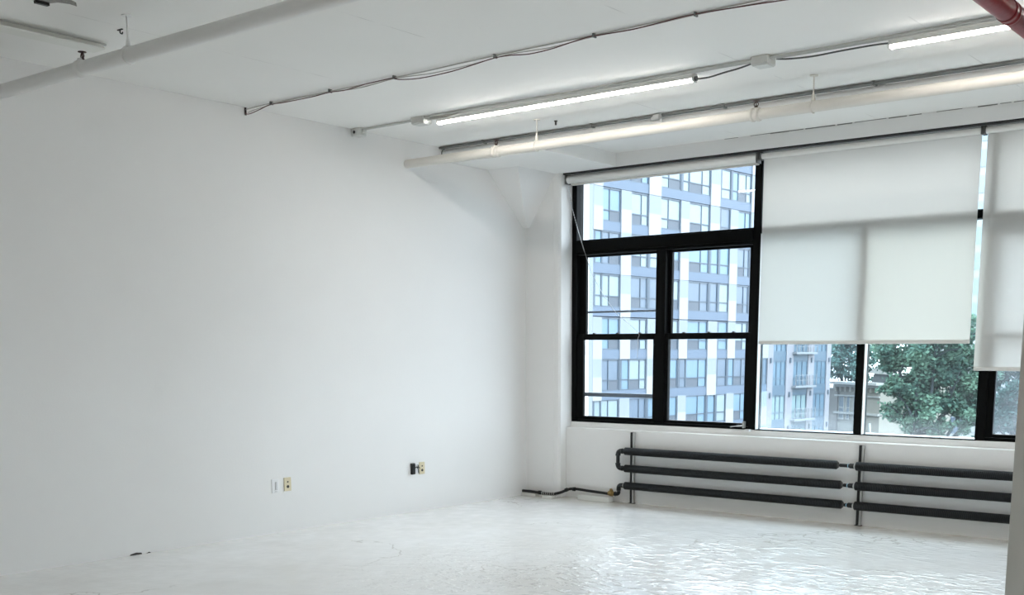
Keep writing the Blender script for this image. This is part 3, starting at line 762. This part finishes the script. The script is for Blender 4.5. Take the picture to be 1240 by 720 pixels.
TH = math.radians(3.0)
FM = Matrix.Translation((-38.596, 55.042, 0)) @ Matrix(((math.sin(TH), math.cos(TH), 0, 0), (math.cos(TH), -math.sin(TH), 0, 0), (0, 0, 1, 0), (0, 0, 0, 1)))
# facade frame: local x = along the street, local y = out of the facade, local z = up
def fbox(mb, s0, s1, n0, n1, z0, z1): return mb.box(s0, s1, n0, n1, z0, z1, 0, FM)

apt = thing('apartment_building', FM @ Vector((8, 0, GZ)), 'large modern apartment block with staggered white piers and blue grey bands', 'building')
PIL = [(-8.2, -7.2), (-4.9, -3.9), (-.37, .65), (2.73, 3.90), (6.00, 7.46), (10.04, 11.15), (14.02, 15.33), (16.92, 18.04), (20.0, 20.7), (22.4, 23.35)]
IDX = [-2, -1, 0, 1, 2, 3, 4, 5, 6, 7]
ROWS = [(18.45, 'even'), (15.53, 'even'), (12.62, 'all'), (9.74, 'odd'), (6.84, 'odd'), (3.90, 'all'), (1.03, 'even'), (-1.78, 'odd'), (-4.6, 'all')]
wall = MB(); fbox(wall, -9.5, 23.35, -14, -.35, GZ, 21.6); wall.build('wall', M['f_span'], apt)
white = MB(); pale = MB(); span = MB()
fbox(pale, -3.9, -.37, -.35, .05, GZ, 21.6)
fbox(span, -9.5, 23.35, -.35, .10, 18.55, 21.6)
fbox(white, -9.5, 23.35, -14.2, .15, 21.6, 22.1)
rw = random.Random(3)
louvers = MB()
for (hz, typ) in ROWS:
    sill = max(hz-2.23, GZ)
    nxt = hz-2.89
    if nxt+.0 > GZ: fbox(span, -9.5, 23.35, -.35, .0, nxt+.02, sill)
    have = [typ == 'all' or (typ == 'even') == (i % 2 == 0) for i in IDX]
    for (p, ok) in zip(PIL, have):
        if ok:
            fbox(white, p[0], p[1], -.35, .07, max(hz-2.89, GZ), hz-1.28); fbox(pale, p[0], p[1], -.35, .06, hz-1.28, hz)
    bays = []
    for i in range(len(PIL)-1):
        if IDX[i] == -1: continue
        bays.append((PIL[i][1], PIL[i+1][0], i))
    for (p, ok) in zip(PIL, have):
        if not ok: bays.append((p[0], p[1], -1))
    for (s0, s1, i) in bays:
        fr = MB(); gl = MB(); lo = MB(); n0, n1 = -.12, -.01
        z0, z1 = sill, hz
        bw = .075
        wfull = s1-s0
        if i < 0 or wfull < 1.6:
            fbox(fr, s0, s1, n0, n1, z1-bw, z1); fbox(fr, s0, s1, n0, n1, z0, z0+bw)
            fbox(fr, s0, s0+.28, n0, n1+.02, z0, z1); fbox(fr, s1-bw, s1, n0, n1, z0, z1)
            fbox(fr, s0, s1, n0, n1, z0+.72, z0+.72+bw)
            fbox(gl, s0+.28, s1-bw, n0, n1-.05, z0+bw, z1-bw)
        else:
            mir = (i % 2 == 0)
            cut = s0+wfull*(.60 if not mir else .40)
            c2_ = s0+wfull*.30 if mir else None
            for (a_, b_) in ((s0, s0+bw), (s1-bw*1.6, s1), (cut-bw/2, cut+bw/2)): fbox(fr, a_, b_, n0, n1, z0, z1)
            if wfull > 2.6 and i % 3 == 0: fbox(fr, s0+wfull*.28-.04, s0+wfull*.28+.04, n0, n1, z0, z1)
            fbox(fr, s0, s1, n0, n1, z1-bw*1.4, z1); fbox(fr, s0, s1, n0, n1, z0, z0+bw)
            fbox(fr, s0, s1, n0, n1, z0+.70, z0+.70+bw)
            fbox(gl, s0+bw, s1-bw, n0, n1-.05, z0+bw, z1-bw)
            la, lb = (cut+.04, s1-bw) if mir else (s0+bw, cut-.04)
            fbox(lo, la, lb, n0, n1-.03, z0+bw, z0+.70)
        w_ = fr.build('window', M['f_frame'], apt)
        gm = rw.choices(['f_glass', 'f_glass2', 'f_glass3'], [5, 4, 1 if hz > 2 else 4])[0]
        gl.build('pane', M[gm], w_)
        if lo.v: lo.build('louver', M['f_louver'], w_)
white.build('white_pier', M['f_white'], apt); pale.build('pale_panel', M['f_pale'], apt); span.build('spandrel_band', M['f_span'], apt)

# building with pale brick piers further along the street
bk = thing('brick_apartment_building', FM @ Vector((30, 0, GZ)), 'apartment building with narrow pale pink brick piers and blue glazing', 'building')
BP = [(23.4, 24.3), (26.6, 27.8), (30.5, 31.6), (34.0, 34.8)]
core = MB(); fbox(core, 23.4, 34.8, -12, -.5, GZ, 17.0); core.build('wall', M['b_dark'], bk)
pr = MB()
for (a_, b_) in BP: fbox(pr, a_, b_, -.6, .03, GZ, 17.4)
pr.build('brick_pier', M['b_brick'], bk)
sp = MB()
for kf in range(8):
    z = -7.3+2.94*kf
    for i in range(3):
        s0, s1 = BP[i][1], BP[i+1][0]
        fbox(sp, s0, s1, -.5, -.03, max(z-.75, GZ), max(z, GZ+.05))
        if z+2.1 < GZ: continue
        fr = MB(); gl = MB(); a0 = max(z, GZ); n = 3
        for q_ in range(n+1):
            xx = s0+(s1-s0)*q_/n; fbox(fr, xx-.06, xx+.06, -.45, -.05, a0, z+2.19)
        for zz in (a0, a0+.62, z+2.09): fbox(fr, s0, s1, -.45, -.05, zz, zz+.10)
        fbox(gl, s0, s1, -.45, -.10, a0, z+2.19)
        wo = fr.build('window', M['b_dark'], bk); gl.build('pane', M['b_glass2' if (i < 2 and kf in (1, 0)) else 'b_glass'], wo)
    if kf in (1, 2, 3, 4):
        s0, s1 = BP[1][1], BP[2][0]; ba = MB()
        fbox(ba, s0-.2, s1+.9, -.4, .45, z-.18, z)
        for zz in (.45, .9): fbox(ba, s0-.2, s1+.9, 0.40, .45, z+zz, z+zz+.05)
        for q_ in range(7):
            xx = s0-.2+(s1-s0+1.05)*q_/6; fbox(ba, xx, xx+.05, 0.40, .45, z, z+.95)
        ba.build('balcony', M['b_slab'], bk)
sp.build('spandrel', M['b_dark'], bk)
for (a_, b_) in BP:
    for z in (-5.3, -2.35, .6, 3.5):
        lm = MB(); c_ = (a_+b_)/2; fbox(lm, c_-.10, c_+.10, .03, .14, z, z+.42); lm.build('wall_lamp', M['f_louver'], bk)

# town house, along the view ray
CAM = Vector((7.53833, -9.261, 1.5))
def at(px, depth, z=0.0):
    """ground point on the vertical plane through picture column px at the given depth (sizes the far objects)"""
    u_ = (px-665.33)/1362.15; yaw = 0.66250576; pit = 0.1666181
    f_ = Vector((-math.sin(yaw), math.cos(yaw), 0)); r_ = Vector((math.cos(yaw), math.sin(yaw), 0))
    d_ = f_*math.cos(pit)*1.012+r_*u_
    return Vector((CAM.x, CAM.y, 0))+d_*depth+Vector((0, 0, z))

def local_frame(p, q):
    """x from p to q, y away from the viewer"""
    X_ = (q-p).normalized(); Z_ = Vector((0, 0, 1)); Y_ = Z_.cross(X_)
    return Matrix.Translation(p) @ Matrix(((X_.x, Y_.x, 0, 0), (X_.y, Y_.y, 0, 0), (0, 0, 1, 0), (0, 0, 0, 1)))
p_, q_ = at(1005, 112), at(1062, 106)
TMX = local_frame(p_, q_); WL = (q_-p_).length
th = thing('town_house', p_+Vector((0, 0, GZ)), 'old cream stone town house with white cornice, left of the tree', 'building')
def tb(mb, *a_): return mb.box(*a_, 0, TMX)
ztop = -1.45
tw = MB(); tb(tw, 0, WL, 0, 9, GZ, ztop); tw.build('wall', M['t_stone'], th)
tw = MB(); tb(tw, -.5, .85, -.12, 9, GZ, ztop-.5); tw.build('brick_wall', M['t_brown'], th)
tc_ = MB(); tb(tc_, .4, WL+.2, -.75, .2, ztop-.10, ztop+.16); tb(tc_, .6, WL+.1, -.40, .2, ztop-.35, ztop-.10); tb(tc_, .4, WL, -.16, .1, ztop-1.25, ztop-1.12); tb(tc_, .4, WL, -.20, .1, GZ+2.1, GZ+2.3)
tc_.build('cornice', M['t_corn'], th)
td = MB()
for i in range(9): xx = .7+i*(WL-1.0)/8; tb(td, xx-.08, xx+.08, -.34, .1, ztop-.80, ztop-.35)
td.build('dentil', M['t_stone'], th)
for (xa, xb) in ((1.05, 1.65), (2.15, 2.50), (3.15, 3.62), (3.95, 4.25)):
    if xb > WL: continue
    fw = MB(); tb(fw, xa-.10, xb+.10, -.10, .05, -4.95, -4.80); tb(fw, xa-.06, xa, -.06, .05, -4.8, -2.75); tb(fw, xb, xb+.06, -.06, .05, -4.8, -2.75); tb(fw, xa-.06, xb+.06, -.08, .05, -2.75, -2.6); tb(fw, xa, xb, -.05, .05, -3.85, -3.75)
    wo = fw.build('window', M['t_corn'], th)
    gp_ = MB(); tb(gp_, xa, xb, -.03, .05, -4.8, -2.75); gp_.build('pane', M['b_dark'], wo)
rf = MB(); rf.poly([TMX @ Vector(v_) for v_ in ((WL*.70, .6, ztop), (WL*1.06, .6, ztop), (WL*1.02, .6, ztop+1.0), (WL*.76, .6, ztop+1.0))], TMX.to_3x3() @ Vector((0, 6, 0))); rf.build('dormer', M['t_roof'], th)
rf = MB(); rf.poly([TMX @ Vector(v_) for v_ in ((WL*.66, .4, ztop+1.0), (WL*1.22, .4, ztop+.85), (WL*.92, .4, ztop+1.9))], TMX.to_3x3() @ Vector((0, 6, 0))); rf.build('gable', M['t_corn'], th)

# pale house behind the tree
p_, q_ = at(1068, 118), at(1330, 112)
HM = local_frame(p_, q_); WL2 = (q_-p_).length
hh = thing('pale_house', p_+Vector((0, 0, GZ)), 'long pale low building behind the trees', 'building')
def hb_(mb, *a_): return mb.box(*a_, 0, HM)
k = MB(); hb_(k, 0, WL2, 0, 8, GZ, 1.0); hb_(k, 4, WL2, .5, 8, 1.0, 4.2); k.build('wall', M['f_white'], hh)
k = MB(); hb_(k, -.3, WL2, -.4, 8.4, .9, 1.2); k.build('roof_edge', M['t_roof'], hh)
for i in range(10):
    x_ = 1.2+i*2.1
    k = MB(); hb_(k, x_, x_+.9, -.06, .05, -4.6, -2.9); wo = k.build('window', M['t_corn'], hh)
    k = MB(); hb_(k, x_+.08, x_+.82, -.09, .05, -4.5, -3.0); k.build('pane', M['b_dark'], wo)
k = MB(); hb_(k, -.3, 7.5, -3.0, -2.6, GZ, GZ+1.5); hb_(k, -.3, 7.5, -3.05, -2.55, GZ+1.5, GZ+1.6)
tag(k.build('garden_wall', M['f_span']), 'grey garden wall on the street below the tree', 'wall')
pst = MB(); pp = at(1054, 92); pst.tube([pp+Vector((0, 0, GZ)), pp+Vector((-.25, 0, GZ+2.3))], .11, 8); pst.local = True
tag(pst.build('street_post', M['f_white']), 'leaning white post on the street by the town house', 'post')

# distant tower glimpsed between the two lowered blinds
p_, q_ = at(1160, 170), at(1214, 166)
DM = local_frame(p_, q_); WL3 = (q_-p_).length
dt = thing('distant_tower', p_+Vector((0, 0, GZ)), 'pale blue tower seen through the slit between the lowered blinds', 'building')
def db_(mb, *a_): return mb.box(*a_, 0, DM)
k = MB(); db_(k, 0, WL3, 0, 8, GZ, 36); k.build('wall', M['f_white'], dt)
for i in range(11):
    k = MB(); db_(k, .3, WL3-.3, -.08, .05, GZ+2+3.6*i, GZ+4.4+3.6*i); k.build('window', M['f_glass2'], dt)

# trees
def tree(px, depth, crown, label, leafmat, nleaf, seed, leaf=.17):
    rr = random.Random(seed); base = at(px, depth, GZ)
    t_ = thing('street_tree', base, label, 'tree', 'trees across the street')
    V = (at(px+50, depth)-at(px, depth)).normalized(); Fw = Vector((-V.y, V.x, 0))
    tips = []; br = MB()
    top = base+Vector((0, 0, 3.2))
    br.tube(smooth_path([base, base+Vector((.1, 0, 1.6)), top], 4), [.30, .29, .28, .27, .26, .25, .24, .23, .22], 9)
    leafb = MB(); lv = []; lf = []
    for (dx, dz, R) in crown:
        c_ = base+V*dx+Vector((0, 0, dz-GZ))+Fw*rr.uniform(-1.6, 1.6)
        mid = (top+c_)/2+Vector((rr.uniform(-.5, .5), rr.uniform(-.5, .5), rr.uniform(-.4, .2)))
        pth = smooth_path([top-Vector((0, 0, rr.uniform(0, 1.2))), mid, c_], 5)
        br.tube(pth, [.13-.1*i/(len(pth)-1) for i in range(len(pth))], 6)
        for q2 in range(5):
            e_ = c_+Vector((rr.gauss(0, R*.6), rr.gauss(0, R*.6), rr.gauss(0, R*.45))); br.tube([pth[-3], (pth[-3]+e_)/2+Vector((0, 0, .15)), e_], [.05, .035, .015], 5)
        m_ = int(nleaf*R*R/sum(x[2]**2 for x in crown))
        subs = [c_+Vector((rr.gauss(0, R*.5), rr.gauss(0, R*.5), rr.gauss(0, R*.38))) for _ in range(9)]
        for _ in range(m_):
            s_ = rr.choice(subs)
            p = s_+Vector((rr.gauss(0, R*.21), rr.gauss(0, R*.21), rr.gauss(0, R*.16)))
            a1 = Vector((rr.gauss(0, 1), rr.gauss(0, 1), rr.gauss(0, .6))).normalized(); a2 = a1.orthogonal().normalized()
            a2 = Matrix.Rotation(rr.uniform(0, 6.28), 3, a1) @ a2
            l_ = leaf*rr.uniform(.7, 1.4); o_ = len(lv)
            lv += [p-a1*l_*.5, p+a2*l_*.32, p+a1*l_*.5, p-a2*l_*.32]; lf.append([o_, o_+1, o_+2, o_+3])
    leafb.add(lv, lf); fo = leafb.build('foliage', M[leafmat], t_)
    br.build('trunk', M['bark'], t_)
    return t_
tree(1118, 55, [(-1.8, 1.0, 1.0), (-1.75, .0, .6), (-.6, 1.2, 1.1), (.6, 1.3, 1.1), (1.8, 1.2, 1.0), (-1.0, -.3, .9), (0, 0, 1.1), (1.2, .1, 1.0), (2.4, .3, .9),
              (-1.25, -1.3, .7), (-.3, -1.2, .95), (.9, -1.0, .95), (2.0, -.9, .9), (-.9, -1.9, .55), (.2, -2.1, .5), (1.4, -1.8, .6), (2.7, -1.2, .7), (0, 2.4, 1.2), (1.6, 2.3, 1.0), (-1.6, 2.2, 1.0)],
     'leafy green street tree filling the view under the middle blind', 'leaf', 30000, 5, .2)
tree(1232, 60, [(-.9, .9, 1.1), (.6, 1.0, 1.2), (-.8, -.4, 1.0), (.6, -.3, 1.1), (-.4, -1.7, .9), (1.0, -1.5, 1.0), (.2, -2.4, .7), (-.9, -1.4, .9), (-.8, -2.4, .8), (-1.1, .2, .9), (0, 2.2, 1.3), (2.0, .2, 1.2)],
     'hazy green tree seen through the right window beside the column', 'leaf2', 30000, 9, .2)
tree(1020, 142, [(-1.2, -.9, 1.2), (.4, -1.0, 1.2), (2.0, -.8, 1.2), (-2.6, .2, 1.2), (-1.6, 1.2, 1.3), (-.2, 1.4, 1.4), (1.3, 1.2, 1.4), (-.8, .2, 1.1), (.8, .1, 1.2), (2.4, .8, 1.4), (0, 2.8, 1.6), (2.0, 2.6, 1.5), (-2.0, 2.6, 1.4)],
     'distant dark tree above the white cornice of the town house', 'leaf2', 9000, 12, .36)

# ------------------------------------------------------------------ light
wld = bpy.data.worlds.new('World'); scene.world = wld; wld.use_nodes = True
nt = wld.node_tree; nt.nodes.clear()
bg = nt.nodes.new('ShaderNodeBackground'); wo_ = nt.nodes.new('ShaderNodeOutputWorld')
bg.inputs[0].default_value = (.88, .95, 1.0, 1)
tc = nt.nodes.new('ShaderNodeTexCoord'); sx = nt.nodes.new('ShaderNodeSeparateXYZ'); mr = nt.nodes.new('ShaderNodeMapRange')
nt.links.new(tc.outputs['Generated'], sx.inputs[0]); nt.links.new(sx.outputs['Z'], mr.inputs[0])       # overcast: brighter overhead
mr.inputs[1].default_value = 0.0; mr.inputs[2].default_value = 0.8; mr.inputs[3].default_value = SKY*.55; mr.inputs[4].default_value = SKY*1.55
nt.links.new(mr.outputs[0], bg.inputs[1])
nt.links.new(bg.outputs[0], wo_.inputs[0])

# ------------------------------------------------------------------ camera
cam_d = bpy.data.cameras.new('Camera'); cam = bpy.data.objects.new('Camera', cam_d); COL.objects.link(cam)
cam_d.sensor_fit = 'HORIZONTAL'; cam_d.sensor_width = 36.0; cam_d.lens = 1362.15/1240*36.0
cam_d.shift_x = -(665.33-620)/1240; cam_d.shift_y = (655.1-360)/1240
cam_d.clip_start = .05; cam_d.clip_end = 1000
ya, pi_, ro = -0.6625058, -0.1666181, 0.000769
fwd = Vector((math.sin(ya)*math.cos(pi_), math.cos(ya)*math.cos(pi_), math.sin(pi_)))
right = Vector((math.cos(ya), -math.sin(ya), 0)); up = right.cross(fwd)
r2 = right*math.cos(ro)+up*math.sin(ro); u2 = up*math.cos(ro)-right*math.sin(ro)
R3 = Matrix((r2, u2, -fwd)).transposed()
cam.matrix_world = Matrix.Translation(CAM) @ R3.to_4x4()
scene.camera = cam

vs = scene.view_settings
scene.display_settings.display_device = 'sRGB'
vs.view_transform = 'Standard'; vs.look = 'None'; vs.exposure = EXPOSURE; vs.gamma = 1.0; vs.use_curve_mapping = False
cy = scene.cycles
cy.max_bounces = 10; cy.diffuse_bounces = 6; cy.glossy_bounces = 3; cy.transmission_bounces = 6; cy.transparent_max_bounces = 24
cy.sample_clamp_indirect = 6.0; cy.use_denoising = True; cy.caustics_reflective = False; cy.caustics_refractive = False
